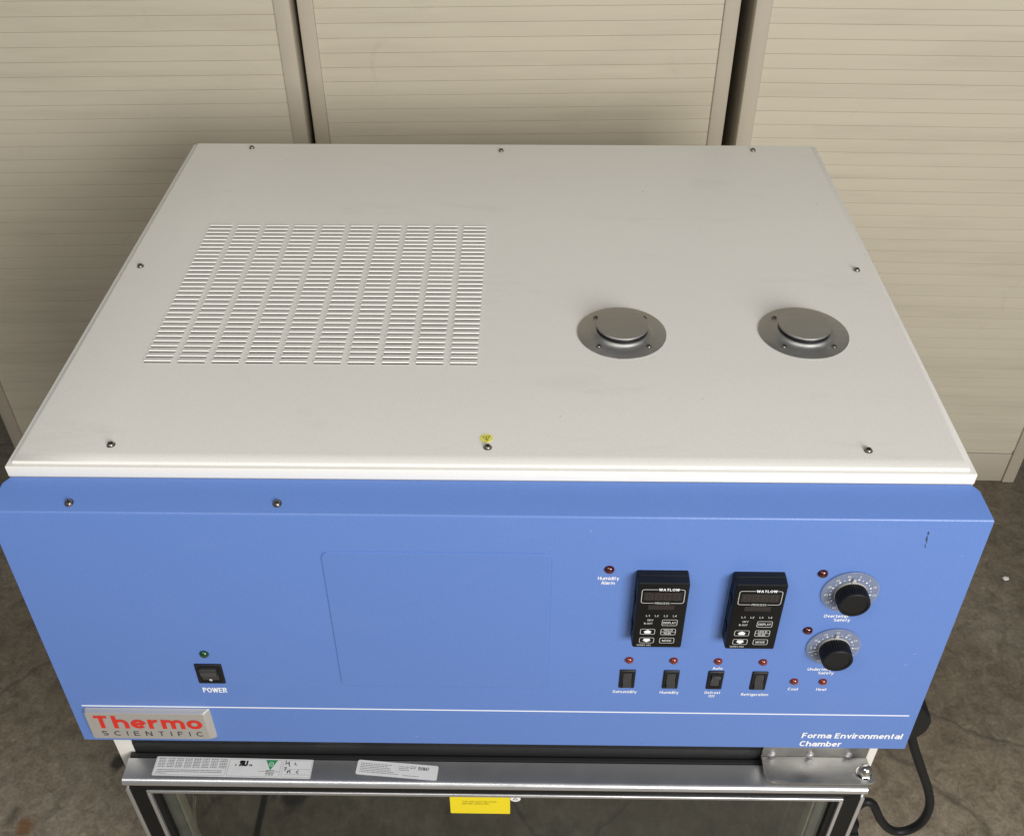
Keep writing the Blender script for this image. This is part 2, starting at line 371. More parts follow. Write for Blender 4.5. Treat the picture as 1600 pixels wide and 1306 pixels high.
def glyph(c, t, X=.73):
    """grotesque letterform as centre-line strokes; capitals are 1 tall; returns advance width and strokes"""
    h = t / 2; T_ = 1 - h; x = X - h; m = (x + h) / 2
    bowl = lambda w: arc(w / 2, m, w / 2, m - h, 0, 360, 24)
    arch = lambda x0, w: [(x0 + w, 0)] + arc(x0 + w / 2, x - .24, w / 2, .24, 0, 180, 10)
    w = .50
    D = {
     'o': (w, [bowl(w)]), 'c': (w * .95, [arc(w / 2, m, w / 2, m - h, 48, 312, 18)]), 'e': (w, [arc(w / 2, m, w / 2, m - h, 0, 318, 20), [(0, m), (w, m)]]),
     'a': (w, [[(w, 0), (w, .50)] + arc(w / 2, .50, w / 2, x - .50, 0, 165, 10), arc(w * .47, .24, w * .47, .24 - h, 60, 330, 16), [(w * .5, .43), (w, .43)]]),
     'r': (.30, [[(0, 0), (0, X)], arc(.32, x - .28, .32, .28, 180, 85, 8)]),
     'n': (w, [[(0, 0), (0, X)], arch(0, w)]), 'm': (.84, [[(0, 0), (0, X)], arch(0, .42), arch(.42, .42)]), 'h': (w, [[(0, 0), (0, 1)], arch(0, w)]),
     'u': (w, [[(w, 0), (w, X)], [(0, X)] + arc(w / 2, h + .24, w / 2, .24, 180, 360, 10)]),
     'i': (0, [[(0, 0), (0, X)], [(0, 1 - t), (0, 1)]]), 'l': (0, [[(0, 0), (0, 1)]]), 
     't': (.28, [[(.12, .95), (.12, .16)] + arc(.26, .16, .14, .16 - h, 180, 270, 6), [(-.03, x), (.30, x)]]),
     'f': (.28, [[(.12, 0), (.12, .74)] + arc(.32, .74, .20, T_ - .74, 180, 80, 6), [(-.04, x - .06), (.30, x - .06)]]),
     'd': (w, [bowl(w), [(w, 0), (w, 1)]]), 'b': (w, [bowl(w), [(0, 0), (0, 1)]]), 'p': (w, [bowl(w), [(0, -.27), (0, X)]]),
     'g': (w, [bowl(w), [(w, X), (w, -.06)] + arc(w / 2, -.06, w / 2, .2 - h, 0, -150, 8)]),
     'y': (w, [[(0, X), (w * .52, .02)], [(w, X), (w * .40, -.20), (w * .1, -.22)]]), 'v': (w, [[(0, X), (w / 2, h), (w, X)]]),
     's': (.42, [arc(.21, x - .17, .21, .17, 35, 270, 10) + arc(.21, h + .19, .21, .19, 90, -145, 10)]),
     'T': (.60, [[(0, T_), (.60, T_)], [(.30, 0), (.30, 1)]]), 'E': (.50, [[(.52, T_), (0, T_), (0, h), (.52, h)], [(0, .52), (.47, .52)]]), 'F': (.47, [[(.50, T_), (0, T_), (0, 0)], [(0, .5), (.43, .5)]]),
     'H': (.56, [[(0, 0), (0, 1)], [(.56, 0), (.56, 1)], [(0, .52), (.56, .52)]]), 'L': (.44, [[(0, 1), (0, h), (.46, h)]]), 'I': (0, [[(0, 0), (0, 1)]]),
     'D': (.56, [[(.2, h), (0, h), (0, T_), (.2, T_)] + arc(.24, .5, .32, .5 - h, 90, -90, 14) + [(.2, h)]]),
     'P': (.50, [[(0, 0), (0, T_), (.28, T_)] + arc(.28, .73, .22, T_ - .73, 90, -90, 10) + [(0, 1.46 - T_)]]),
     'R': (.54, [[(0, 0), (0, T_), (.28, T_)] + arc(.28, .74, .24, T_ - .74, 90, -90, 10) + [(0, 1.48 - T_)], [(.28, .48), (.55, 0)]]),
     'O': (.66, [arc(.33, .5, .33, .5 - h, 0, 360, 28)]), 'C': (.60, [arc(.33, .5, .33, .5 - h, 45, 315, 20)]), 'G': (.64, [arc(.33, .5, .33, .5 - h, 45, 350, 20) + [(.40, .44)]]),
     'S': (.52, [arc(.26, .74, .26, T_ - .74, 30, 270, 12) + arc(.26, .24 + h / 2, .26, .24 - h / 2, 90, -150, 12)]),
     'W': (.92, [[(0, 1), (.23, h), (.46, T_), (.69, h), (.92, 1)]]), 'A': (.64, [[(0, 0), (.32, T_), (.64, 0)], [(.14, .33), (.50, .33)]]), 'U': (.56, [[(0, 1)] + arc(.28, .3, .28, .3 - h, 180, 360, 12) + [(.56, 1)]]),
     'N': (.56, [[(0, 0), (0, 1)], [(0, 1), (.56, 0)], [(.56, 0), (.56, 1)]]), 'M': (.68, [[(0, 0), (0, 1)], [(0, 1), (.34, .1), (.68, 1)], [(.68, 0), (.68, 1)]]), 'Y': (.6, [[(0, 1), (.3, .45), (.6, 1)], [(.3, .45), (.3, 0)]]),
     'V': (.62, [[(0, 1), (.31, h), (.62, 1)]]), 'B': (.52, [[(0, h), (0, T_), (.26, T_)] + arc(.26, .75, .2, T_ - .75, 90, -90, 8) + [(0, .52)], [(0, .52), (.28, .52)] + arc(.28, .27, .24, .27 - h, 90, -90, 8) + [(0, h)]]),
     '0': (.5, [arc(.25, .5, .25, .5 - h, 0, 360, 22)]), '1': (.2, [[(0, .78), (.16, .86), (.2, 1), (.2, 0)]]), '2': (.48, [arc(.24, .74, .24, T_ - .74, 165, -20, 10) + [(0, h), (.5, h)]]),
     '3': (.48, [arc(.22, .75, .22, T_ - .75, 150, -80, 10), arc(.22, .27, .26, .27 - h, 90, -150, 10)]), '4': (.52, [[(.38, 0), (.38, 1), (0, .28), (.54, .28)]]),
     '5': (.48, [[(.46, T_), (.08, T_), (.03, .5)] + arc(.22, .32, .26, .32 - h, 110, -150, 12)]), '6': (.48, [arc(.24, .31, .24, .31 - h, 0, 360, 18), arc(.40, .34, .40, T_ - .34, 180, 80, 8)]),
     '7': (.46, [[(0, T_), (.46, T_), (.14, 0)]]), '8': (.48, [arc(.24, .75, .20, T_ - .75, 0, 360, 16), arc(.24, .27, .24, .27 - h, 0, 360, 18)]), '9': (.48, [arc(.24, .69, .24, .31 - h, 0, 360, 18), arc(.08, .66, .40, .66 - h, 0, -100, 8)]),
     '%': (.7, [arc(.14, .75, .13, .2, 0, 360, 12), arc(.56, .25, .13, .2, 0, 360, 12), [(.1, 0), (.6, 1)]]), '.': (0, [[(0, 0), (0, t)]]), ' ': (.10, []),
    }
    return D.get(c, (.3, []))
def smooth_runs(st, t):
    """break strokes at sharp corners so that both limbs keep their full weight"""
    out = []
    for P_ in st:
        run = [P_[0]]
        for k in range(1, len(P_)):
            run.append(P_[k])
            if k < len(P_) - 1:
                a = Vector(P_[k]) - Vector(P_[k - 1]); b_ = Vector(P_[k + 1]) - Vector(P_[k])
                if a.length > 1e-6 and b_.length > 1e-6 and a.angle(b_) > .9:
                    d = a.normalized() * t * .42; d2 = b_.normalized() * t * .42
                    run[-1] = (P_[k][0] + d.x, P_[k][1] + d.y); out.append(run); run = [(P_[k][0] - d2.x, P_[k][1] - d2.y)]
        if len(run) > 1: out.append(run)
    return out
def text(name, body, width, height, matname, parent, M, bold=0.018, space=1.0, shear=0.0, align='CENTER', res=3):
    """lettering as thin ribbons: `width` wide over all, capitals `height` tall"""
    t = .125 + bold * 3.2
    x = 0; G = []
    for c in body:
        w, st = glyph(c, t)
        G.append((x, st)); x += w + t + .085 + (space - 1) * .6
    total = x - t - .085 - (space - 1) * .6 + t
    sy = height; sx = width / total if width else height
    off = {'CENTER': -total / 2, 'LEFT': 0, 'RIGHT': -total}[align]
    bm = bmesh.new(); lay = 0
    for gx, st in G:
        for P_ in smooth_runs(st, t):
            pts = [Vector(((gx + p[0] + t / 2 + off + shear * p[1]) * sx, (p[1] - .5) * sy)) for p in P_]
            closed = (pts[0] - pts[-1]).length < 1e-7
            if closed: pts = pts[:-1]
            n = len(pts); Lf = []; Rt = []
            for i in range(n):
                a = pts[(i - 1) % n] if (closed or i > 0) else None; b_ = pts[(i + 1) % n] if (closed or i < n - 1) else None
                d1 = (pts[i] - a).normalized() if a is not None else (b_ - pts[i]).normalized()
                d2 = (b_ - pts[i]).normalized() if b_ is not None else d1
                n1 = Vector((-d1.y, d1.x)); n2 = Vector((-d2.y, d2.x)); nn = n1 + n2
                nn = nn.normalized() if nn.length > .3 else n1
                k = min(1.6, 1 / max(.4, nn.dot(n1)))
                # horizontal strokes a little thinner than stems, as in type
                q = Vector((nn.x * k * t / 2 * (sx + sy) / 2, nn.y * k * t / 2 * sy * .92))
                Lf.append(bm.verts.new((*(pts[i] + q), lay * 2.5e-5))); Rt.append(bm.verts.new((*(pts[i] - q), lay * 2.5e-5)))
            for i in range(n if closed else n - 1):
                j = (i + 1) % n; bm.faces.new((Lf[i], Rt[i], Rt[j], Lf[j]))
            lay = (lay + 1) % 4
    me = bpy.data.meshes.new('lettering')
    for f in bm.faces:
        f.normal_update()
        if f.normal.z < 0: f.normal_flip()
    bm.to_mesh(me); bm.free(); me.materials.append(MT[matname])
    return link(name, me, parent, M)
def tag(o, label, cat, group=None, kind=None):
    if label: o['label'] = label
    if cat: o['category'] = cat
    if group: o['group'] = group
    if kind: o['kind'] = kind
    return o
def empty(name, M):
    o = bpy.data.objects.new(name, None); S.collection.objects.link(o); o.matrix_world = M; WM[o] = M
    o.empty_display_size = 0.1; return o

# ------------------------------------------------------------------ floor
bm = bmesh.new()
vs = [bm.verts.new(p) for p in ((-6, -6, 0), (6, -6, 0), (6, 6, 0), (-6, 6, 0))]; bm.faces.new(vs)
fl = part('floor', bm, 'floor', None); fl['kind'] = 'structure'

# ------------------------------------------------------------------ tambour cabinets behind
PITCH = 0.0271
def cabinet(loc, yaw, w, zjoint, label):
    R0 = T(*loc, 0) @ Matrix.Rotation(math.radians(yaw), 4, 'Z')
    c = empty('tambour_cabinet', R0)
    tag(c, label, 'cabinet', 'beige tambour cabinets behind the chamber')
    D, HT, st = 0.42, 1.98, 0.029
    for x0, x1 in ((0, st), (w - st, w)):
        part('frame_stile', BX(x0, x1, 0, 0.024, 0, HT, bev=.0025), 'tan', c, R0)
    for x0, x1 in ((0.0015, 0.016), (w - 0.016, w - 0.0015)):
        part('side_panel', BX(x0, x1, 0.0245, D, 0.002, HT - .002), 'tan', c, R0)
    part('back_panel', BX(0.0165, w - 0.0165, D - 0.012, D - .001, 0.002, HT - .01), 'tan', c, R0)
    part('top_panel', BX(st + .0005, w - st - .0005, 0.001, 0.024, HT - .05, HT - .001, bev=.002), 'tan', c, R0)
    part('roof_panel', BX(0.0165, w - 0.0165, 0.025, D - .0125, HT - .02, HT - .003), 'tan', c, R0)
    part('plinth', BX(st + .0005, w - st - .0005, 0.005, 0.022, 0.0, 0.088, bev=.001), 'tan', c, R0)
    door = part('tambour_door', BX(st - .004, w - st + .004, 0.0165, 0.0195, 0.0895, HT - .052), 'blacksat', c, R0)
    # one convex slat profile, shared
    bm = bmesh.new(); g = 0.00022
    prism(bm, [(0.0062, g), (0.0056, g + .0003), (0.0054, .0050), (0.00535, .0135), (0.0054, .0220), (0.0055, PITCH - g - .0003), (0.0059, PITCH - g), (0.0158, PITCH - g), (0.0158, g)], 0, st - .003, w - st + .003)
    me = mesh(bm, 'slat', angle=50)
    z = zjoint
    while z - PITCH > 0.0905: z -= PITCH
    # bottom rail fills up to the first joint
    part('bottom_rail', BX(st + .001, w - st - .001, 0.0055, 0.016, 0.0905, z - .001, bev=.001), 'slat', door, R0)
    k = 0
    while z + PITCH < HT - .052:
        link('slat', me, door, R0 @ T(0, random.uniform(-.0002, .0002), z)); z += PITCH; k += 1
    return c
cabinet((-1.1897, 1.0626), 2.1, 0.806, H + 0.1074, 'beige slatted cabinet on the left, its lower half hidden by the white lid')
cabinet((-0.3780, 1.1223), 2.1, 0.800, H + 0.0809, 'middle beige slatted cabinet between the two dark gaps')
cabinet((0.4405, 1.1126), -1.5, 0.803, H + 0.0873, 'beige slatted cabinet on the right with its plinth and foot showing')

# ------------------------------------------------------------------ the chamber
base = Matrix.Translation((0, 0.37, 0))
C = empty('environmental_chamber', base)
tag(C, 'environmental test chamber with off white lid, blue control panel and glass door', 'test chamber')
I = Matrix.Identity(4); Z = T(0, 0, H)
HW = 0.4825; DP = 0.7395
# body shell: sides, back, floor, front frame (z relative to the tray)
bm = bmesh.new()
zb, zt = -H + .05, -.0145
box(bm, -HW + .001, -HW + .04, -.0218, DP - .004, zb, -.402); box(bm, HW - .04, HW - .001, -.0218, DP - .004, zb, -.402)
box(bm, -HW + .001, HW - .001, .001, DP - .004, -.4015, zt)
box(bm, -HW + .0405, HW - .0405, DP - .05, DP - .0045, zb, -.402)
box(bm, -HW + .0405, HW - .0405, -.02, DP - .0505, zb, zb + .06)
part('body_shell', bm, 'body', C, Z, smooth=False)
for sx in (-1, 1):
    for y in (.06, .66):
        bm = bmesh.new(); lathe(bm, [(0, 0), (.03, 0), (.03, .012), (.012, .016), (.012, .0505), (0, .0505)], 20)
        part('foot', bm, 'rubber', C, T(sx * .42, y, 0))
# stainless interior
bm = bmesh.new()
x0, x1, y0, y1, z0, z1 = -.4415, .4415, .0, DP - .051, zb + .061, -.44
q = [bm.verts.new(p) for p in ((x0, y0, z0), (x1, y0, z0), (x1, y1, z0), (x0, y1, z0), (x0, y0, z1), (x1, y0, z1), (x1, y1, z1), (x0, y1, z1))]
for f in ((0, 1, 2, 3), (4, 7, 6, 5), (0, 3, 7, 4), (1, 5, 6, 2), (3, 2, 6, 7)): bm.faces.new([q[i] for i in f])
part('interior_liner', bm, 'liner', C, Z, smooth=False)
for sx in (-1, 1):
    for y in (.06, .55):
        part('shelf_pilaster', BX(sx * .437 - .004, sx * .437 + .004, y, y + .018, zb + .08, -.46, bev=.001), 'chrome', C, Z)
# black breaker strip over the door
bm = bmesh.new()
box(bm, -.4585, .4585, -.0235, .0, -.4535, -.4025, bev=.0012)
part('breaker_strip', bm, 'black', C, Z)
bm = bmesh.new(); box(bm, -.4592, .4592, -.0226, .0, -.50, -.4537)
part('door_seal_face', bm, 'gasket', C, Z, smooth=False)

# top tray
bm = bmesh.new()
box(bm, -HW, HW, 0, DP, -.0134, 0.0, bev=.0012, seg=3)
part('top_tray', bm, 'white', C, Z)
# lid: sheet with louvre openings, bent-down border
LX, LY0, LY1, LT = .4757, .0045, .7345, .0055
ncol, nrow, cp, rp, sw, sd = 10, 33, .0381, .009525, .0304, .0050
lx0, ly0 = -.3910, .1665
xs = [-LX + .0045]; ys = [LY0 + .0125]
for i in range(ncol): xs += [lx0 + i * cp, lx0 + i * cp + sw]
xs.append(LX - .0045)
for j in range(nrow): ys += [ly0 + j * rp, ly0 + j * rp + sd]
ys.append(LY1 - .0045)
bm = bmesh.new()
V = [[bm.verts.new((x, y, LT)) for y in ys] for x in xs]
for i in range(len(xs) - 1):
    for j in range(len(ys) - 1):
        if i % 2 == 1 and j % 2 == 1: continue
        bm.faces.new((V[i][j], V[i + 1][j], V[i + 1][j + 1], V[i][j + 1]))
# border loops: slope down a little, then a vertical edge
rim = [V[i][0] for i in range(len(xs))] + [V[-1][j] for j in range(1, len(ys))] + [V[i][-1] for i in range(len(xs) - 2, -1, -1)] + [V[0][j] for j in range(len(ys) - 2, 0, -1)]
def rimloop(inset, z):
    out = []
    for v in rim:
        si = inset * .36; x = max(-LX + si, min(LX - si, v.co.x)); y = v.co.y
        if abs(v.co.x - xs[0]) < 1e-6: x = -LX + si
        if abs(v.co.x - xs[-1]) < 1e-6: x = LX - si
        if abs(v.co.y - ys[0]) < 1e-6: y = LY0 + inset
        if abs(v.co.y - ys[-1]) < 1e-6: y = LY1 - si
        out.append(bm.verts.new((x, y, z)))
    return out
prev = rim
for inset, z in ((.0085, LT - .0003), (.002, LT - .0021), (.0004, LT - .0030), (0, LT - .0040), (0, 0.0003)):
    cur = rimloop(inset, z)
    for a in range(len(rim)):
        b_ = (a + 1) % len(rim); bm.faces.new((prev[a], prev[b_], cur[b_], cur[a]))
    prev = cur
LID = part('lid_panel', bm, 'white', C, Z, angle=50)
part('louver_dark_backing', BX(lx0 - .01, lx0 + ncol * cp + .01, ly0 - .01, ly0 + nrow * rp + .01, .0003, .0012), 'void', C, Z, smooth=False)  # black sheet painting in the dark interior seen through the slots
# louvre lips: bent-down far edge of every opening
def louver_bm(n=1, rows=None):
    bm = bmesh.new()
    for (ox, oy) in (rows or [(0, 0)]):
        prof = [(sd + .0006, .0001), (sd - .0004, .0008), (sd - .0020, .0018), (.0024, .0020), (.0021, .0018), (.0021, -.00005), (sd - .0004, -.0006), (sd + .0006, -.0008)]
        prism(bm, [(oy + p[0], p[1]) for p in prof], 0, ox + .0001, ox + sw - .0001)
    return bm
lm = mesh(louver_bm(), 'white', angle=60)
rest = []
for j in range(nrow):
    for i in range(ncol):
        p = (lx0 + i * cp, ly0 + j * rp)
        if j < 30: link('louver', lm, LID, Z @ T(p[0], p[1], LT))
        else: rest.append(p)
o = part('louver_rows', louver_bm(rows=rest), 'white', LID, Z @ T(0, 0, LT)); o['kind'] = 'stuff'

# pan head screws
def screw_mesh(r, h):
    bm = bmesh.new()
    lathe(bm, [(r * 1.25, -.0002), (r * 1.25, .0002), (r, .0003), (r, h * .45), (r * .86, h * .8), (r * .5, h), (0, h * 1.03)], 18)
    for k in range(2):
        g = bmesh.ops.create_cube(bm, size=1.0)
        for v in g['verts']:
            v.co = Vector((v.co.x * r * 1.3, v.co.y * r * .42, h * .95 + v.co.z * h * .3))
            if k: v.co = Vector((-v.co.y, v.co.x, v.co.z))
        for f in {f for v in g['verts'] for f in v.link_faces}: f.material_index = 1
    return mesh(bm, 'screw', 'recess', angle=40)
SM = screw_mesh(.0036, .0028); SS = screw_mesh(.0030, .0016)
for (x, y) in ((-.3859, .7154), (-.0032, .7090), (.3805, .7137), (-.4549, .370), (.4534, .3704), (-.3829, .0278), (-.0014, .0284), (.3806, .0280)):
    link('lid_screw', SM, C, Z @ T(x, y, LT + .0002) @ Matrix.Rotation(random.uniform(0, 3), 4, 'Z') @ Matrix.Rotation(random.uniform(-.12, .12), 4, 'X'))
# warning dot
bm = bmesh.new(); lathe(bm, [(0, .0003), (.0066, .0003), (.0066, 0)], 28)
wd = part('warning_label', bm, 'paleyellow', C, Z @ T(-.0030, .0425, LT + .0001)); wd['label'] = 'small round yellow warning sticker with a triangle'
bm = bmesh.new()
tri = lambda s: [(s * math.sin(math.radians(a)), s * math.cos(math.radians(a)) + .0004) for a in (172, 292, 52)]
ring(bm, tri(.0050), tri(.0037), .0005); sheet(bm, [(-.0003, -.0018), (.0004, -.0018), (.0006, .0014), (-.0005, .0014)], .0005)
part('warning_triangle', bm, 'olive', wd, Z @ T(-.0030, .0425, LT + .0001), smooth=False)

# access ports
def port(x, y):
    Mx = Z @ T(x, y, LT)
    bm = bmesh.new()
    lathe(bm, [(.0515, .0), (.0515, .0011), (.0505, .0016), (.0385, .0018), (.0345, .0026), (.0325, .0045), (.0316, .0062), (.0306, .0066), (.0290, .0064), (.0286, .0)], 64)
    fl = part('port_flange', bm, 'steel', C, Mx, angle=45)
    bm = bmesh.new(); lathe(bm, [(.0, .0), (.0282, .0), (.0282, .0060), (.0297, .0067), (.0297, .0103), (0, .0103)], 48)
    part('plug_seal', bm, 'rubber', fl, Mx)
    bm = bmesh.new(); lathe(bm, [(.0, .0104), (.0296, .0104), (.0301, .0108), (.0301, .0122), (.0295, .0128), (.0, .0130)], 64)
    part('port_plug', bm, 'steel', fl, Mx, angle=40)
    for a in (45, 135, 225, 315):
        a = math.radians(a + .5)
        link('flange_screw', SS, fl, Mx @ T(.0403 * math.cos(a), .0403 * math.sin(a), .0016) @ Matrix.Rotation(a * 1.7, 4, 'Z'))
port(.1475, .2300); port(.3578, .2322)

# ---- control panel hood (bent sheet): profile in (y, z)
yc, zc, yb, zb2 = -.03688, -.02678, -.05282, -.39921
HH = .4938
bm = bmesh.new()
prof = [(.4800, .0005, -.0140), (.4868, -.0062, -.0163), (HH, yc, zc), (HH, yb, zb2), (HH - .002, .0005, zb2)]
Lv = [bm.verts.new((-x, y, z)) for x, y, z in prof]; Rv = [bm.verts.new((x, y, z)) for x, y, z in prof]
bm.faces.new((Lv[0], Lv[1], Lv[2], Rv[2], Rv[1], Rv[0])); bm.faces.new((Lv[2], Lv[3], Rv[3], Rv[2]))
bm.faces.new((Lv[3], Lv[4], Rv[4], Rv[3])); bm.faces.new((Lv[4], Lv[0], Rv[0], Rv[4]))
for Q in (Lv, Rv):
    for a in (0, 1, 2): bm.faces.new((Q[4], Q[a], Q[a + 1]))
bmesh.ops.recalc_face_normals(bm, faces=bm.faces)
bm.edges.ensure_lookup_table()
long_e = [e for e in bm.edges if {e.verts[0], e.verts[1]} == {Lv[2], Rv[2]}]
bmesh.ops.bevel(bm, geom=long_e, offset=.0022, segments=4, affect='EDGES', profile=.5)
HOOD = part('control_panel', bm, 'blue', C, Z, angle=30)
e_ = Vector((0, yb - yc, zb2 - zc)).normalized(); n_ = Vector((0, e_.z, -e_.y))
PM = Matrix.Identity(4)
for i in range(3): PM[i][0] = (1, 0, 0)[i]; PM[i][1] = -e_[i]; PM[i][2] = n_[i]
PM[1][3] = yc; PM[2][3] = zc + H
def P(u, v, d=0.0): return PM @ T(u, -v, d)
# hood screws on the slope
sl = Vector((0, yc, zc + .0134)).normalized(); sn = Vector((0, sl.z, -sl.y))
for x, y, z in ((-.4145, -.0269, -.0232), (-.2081, -.0258, -.0228)):
    Mx = Matrix.Identity(4)
    for i in range(3): Mx[i][0] = (1, 0, 0)[i]; Mx[i][1] = -sl[i]; Mx[i][2] = sn[i]
    Mx[0][3], Mx[1][3], Mx[2][3] = x, y, z + H + .0004
    link('panel_screw', SM, HOOD, Mx @ Matrix.Rotation(random.uniform(0, 3), 4, 'Z'))
# access cover pressed into the panel
cw, ch = .2348, .2145
bm = bmesh.new()
ring(bm, rrect(cw + .0012, ch + .0012, .0095, 6), rrect(cw - .0002, ch - .0002, .009, 6), .00012)
P1, P2, P3 = rrect(cw - .0002, ch - .0002, .009, 6), rrect(cw - .0016, ch - .0016, .0085, 6), rrect(cw - .0034, ch - .0034, .008, 6)
def loft(bm, loops):
    rows = [[bm.verts.new((p[0], p[1], z)) for p in L] for L, z in loops]
    for A, B in zip(rows, rows[1:]):
        for i in range(len(A)): bm.faces.new((A[i], A[(i + 1) % len(A)], B[(i + 1) % len(A)], B[i]))
    return rows
rows = loft(bm, [(P1, .0001), (P2, .0014), (P3, .0016)]); bm.faces.new(rows[-1])
part('access_cover', bm, 'blue', HOOD, P(-.0530, .1567), smooth=False)
# long white rule
bm = bmesh.new(); box(bm, -.480, .484, -.00085, .00085, 0, .00025)
part('white_rule', bm, 'print', HOOD, P(0, .3075) @ Matrix.Rotation(math.radians(-.12), 4, 'Z'), smooth=False)
# maker's badge
def quad(x0, x1, v0, v1, r): return rrect(x1 - x0, v1 - v0, r, 3, (x0 + x1) / 2, -(v0 + v1) / 2)
bm = bmesh.new()
rows = loft(bm, [(quad(-.4785, -.3305, .3093, .3650, .003), .0003), (quad(-.4785, -.3312, .3094, .3648, .003), .0012), (quad(-.4762, -.3362, .3100, .3590, .0028), .0074), (quad(-.4754, -.3368, .3108, .3584, .0025), .0078)]); bm.faces.new(rows[-1])
BG = part('badge', bm, 'silver', C, P(0, 0), angle=20)
BG['label'] = 'silver badge with red and black lettering'
text('badge_lettering', 'Thermo', .1290, .0238, 'red', BG, P(-.4052, .3266, .0081), bold=.027)
text('badge_lettering', 'SCIENTIFIC', .1205, .0086, 'ink', BG, P(-.4032, .3482, .0081), bold=.0, space=1.9)
# legends printed on the panel
def leg(s, u, v, w, h, **k): text('legend', s, w, h, 'print', HOOD, P(u, v, .0004), bold=k.pop('bold', .012), **k)
leg('POWER', -.3176, .2745, .0276, .0088, bold=.018)
leg('Humidity', .1232, .0845, .0218, .0050); leg('Alarm', .1230, .0912, .0142, .0050)
leg('Dehumidify', .1520, .2692, .0270, .0048); leg('Humidity', .2026, .2696, .0214, .0048)
leg('Auto', .2523, .2262, .0112, .0046); leg('Defrost', .2517, .2692, .0178, .0046); leg('Off', .2514, .2754, .0068, .0046)
leg('Refrigeration', .3000, .2718, .0308, .0048); leg('Cool', .3415, .2612, .0112, .0048); leg('Heat', .3738, .2612, .0118, .0048)
leg('Overtemp.', .3670, .1384, .0265, .0048); leg('Safety', .3740, .1444, .0175, .0048)
leg('Undertemp.', .3665, .2260, .0288, .0048); leg('Safety', .3735, .2322, .0175, .0048)
leg('Forma Environmental', .4260, .3478, .1180, .0104, bold=.022, shear=.05)
leg('Chamber', .3917, .3640, .0500, .0104, bold=.022, shear=.05)

# indicator lamps
def led(u, v, m, r=.0047):
    bm = bmesh.new(); lathe(bm, [(r * 1.06, 0), (r * 1.06, .0006), (r, .0010), (r * .92, .0022), (r * .65, .0034), (r * .3, .0039), (0, .0040)], 24)
    part('indicator_lamp', bm, m, HOOD, P(u, v), angle=60)
for u, v, m in ((.1533, .2135, 'ledred'), (.2024, .2137, 'ledred'), (.2515, .2140, 'ledred'), (.3010, .2147, 'ledred'), (.3407, .2475, 'ledred'), (.3729, .2475, 'ledred'),
                (.1233, .0718, 'leddark'), (.3410, .0747, 'leddark'), (.3410, .1617, 'leddark'), (-.3182, .2110, 'ledgreen')): led(u, v, m, .0046 if m == 'ledred' else .0051)

# rocker switches
def rocker(u, v, w, h, iw, ih, up, parent=HOOD):
    Mx = P(u, v)
    bm = bmesh.new()
    loft(bm, [(rrect(w, h, .0008, 2), 0.0), (rrect(w, h, .0008, 2), .0012), (rrect(w - .002, h - .002, .0008, 2), .0022), (rrect(iw + .0012, ih + .0012, .0006, 2), .0022), (rrect(iw + .001, ih + .001, .0006, 2), .0002)])
    fr = part('rocker_switch', bm, 'black', C, Mx, angle=30)
    # paddle: shallow V profile
    a, b_ = (.0052, .0014) if up else (.0014, .0052)
    bm = bmesh.new()
    prism(bm, [(-ih / 2, -.002), (-ih / 2, a), (-ih * .42, a + .0006), (-ih * .05, .0020), (ih * .05, .0020), (ih * .42, b_ + .0006), (ih / 2, b_), (ih / 2, -.002)], 0, -iw / 2, iw / 2, bev=.0003)
    part('rocker_paddle', bm, 'rocker', fr, Mx, angle=40)
    return fr, Mx
for k, u in enumerate((.1532, .2022, .2519, .3010)):
    rocker(u, .2458 + .0003 * k, .0175, .0310, .0096, .0205, k != 2)
fr, Mx = rocker(-.3178, .2446, .0305, .0330, .0190, .0225, False)
bm = bmesh.new(); box(bm, -.0090, .0090, .0005, .0075, .0, .0057, bev=.0006)
part('rocker_lens', bm, 'rockertop', fr, Mx @ Matrix.Rotation(.06, 4, 'X'))
bm = bmesh.new(); n = 20
cir = lambda r: [(r * math.cos(2 * math.pi * i / n), r * math.sin(2 * math.pi * i / n)) for i in range(n)]
ring(bm, cir(.0017), cir(.0009), 0)
part('off_mark', bm, 'print', fr, Mx @ T(0, -.0088, .0028), smooth=False)

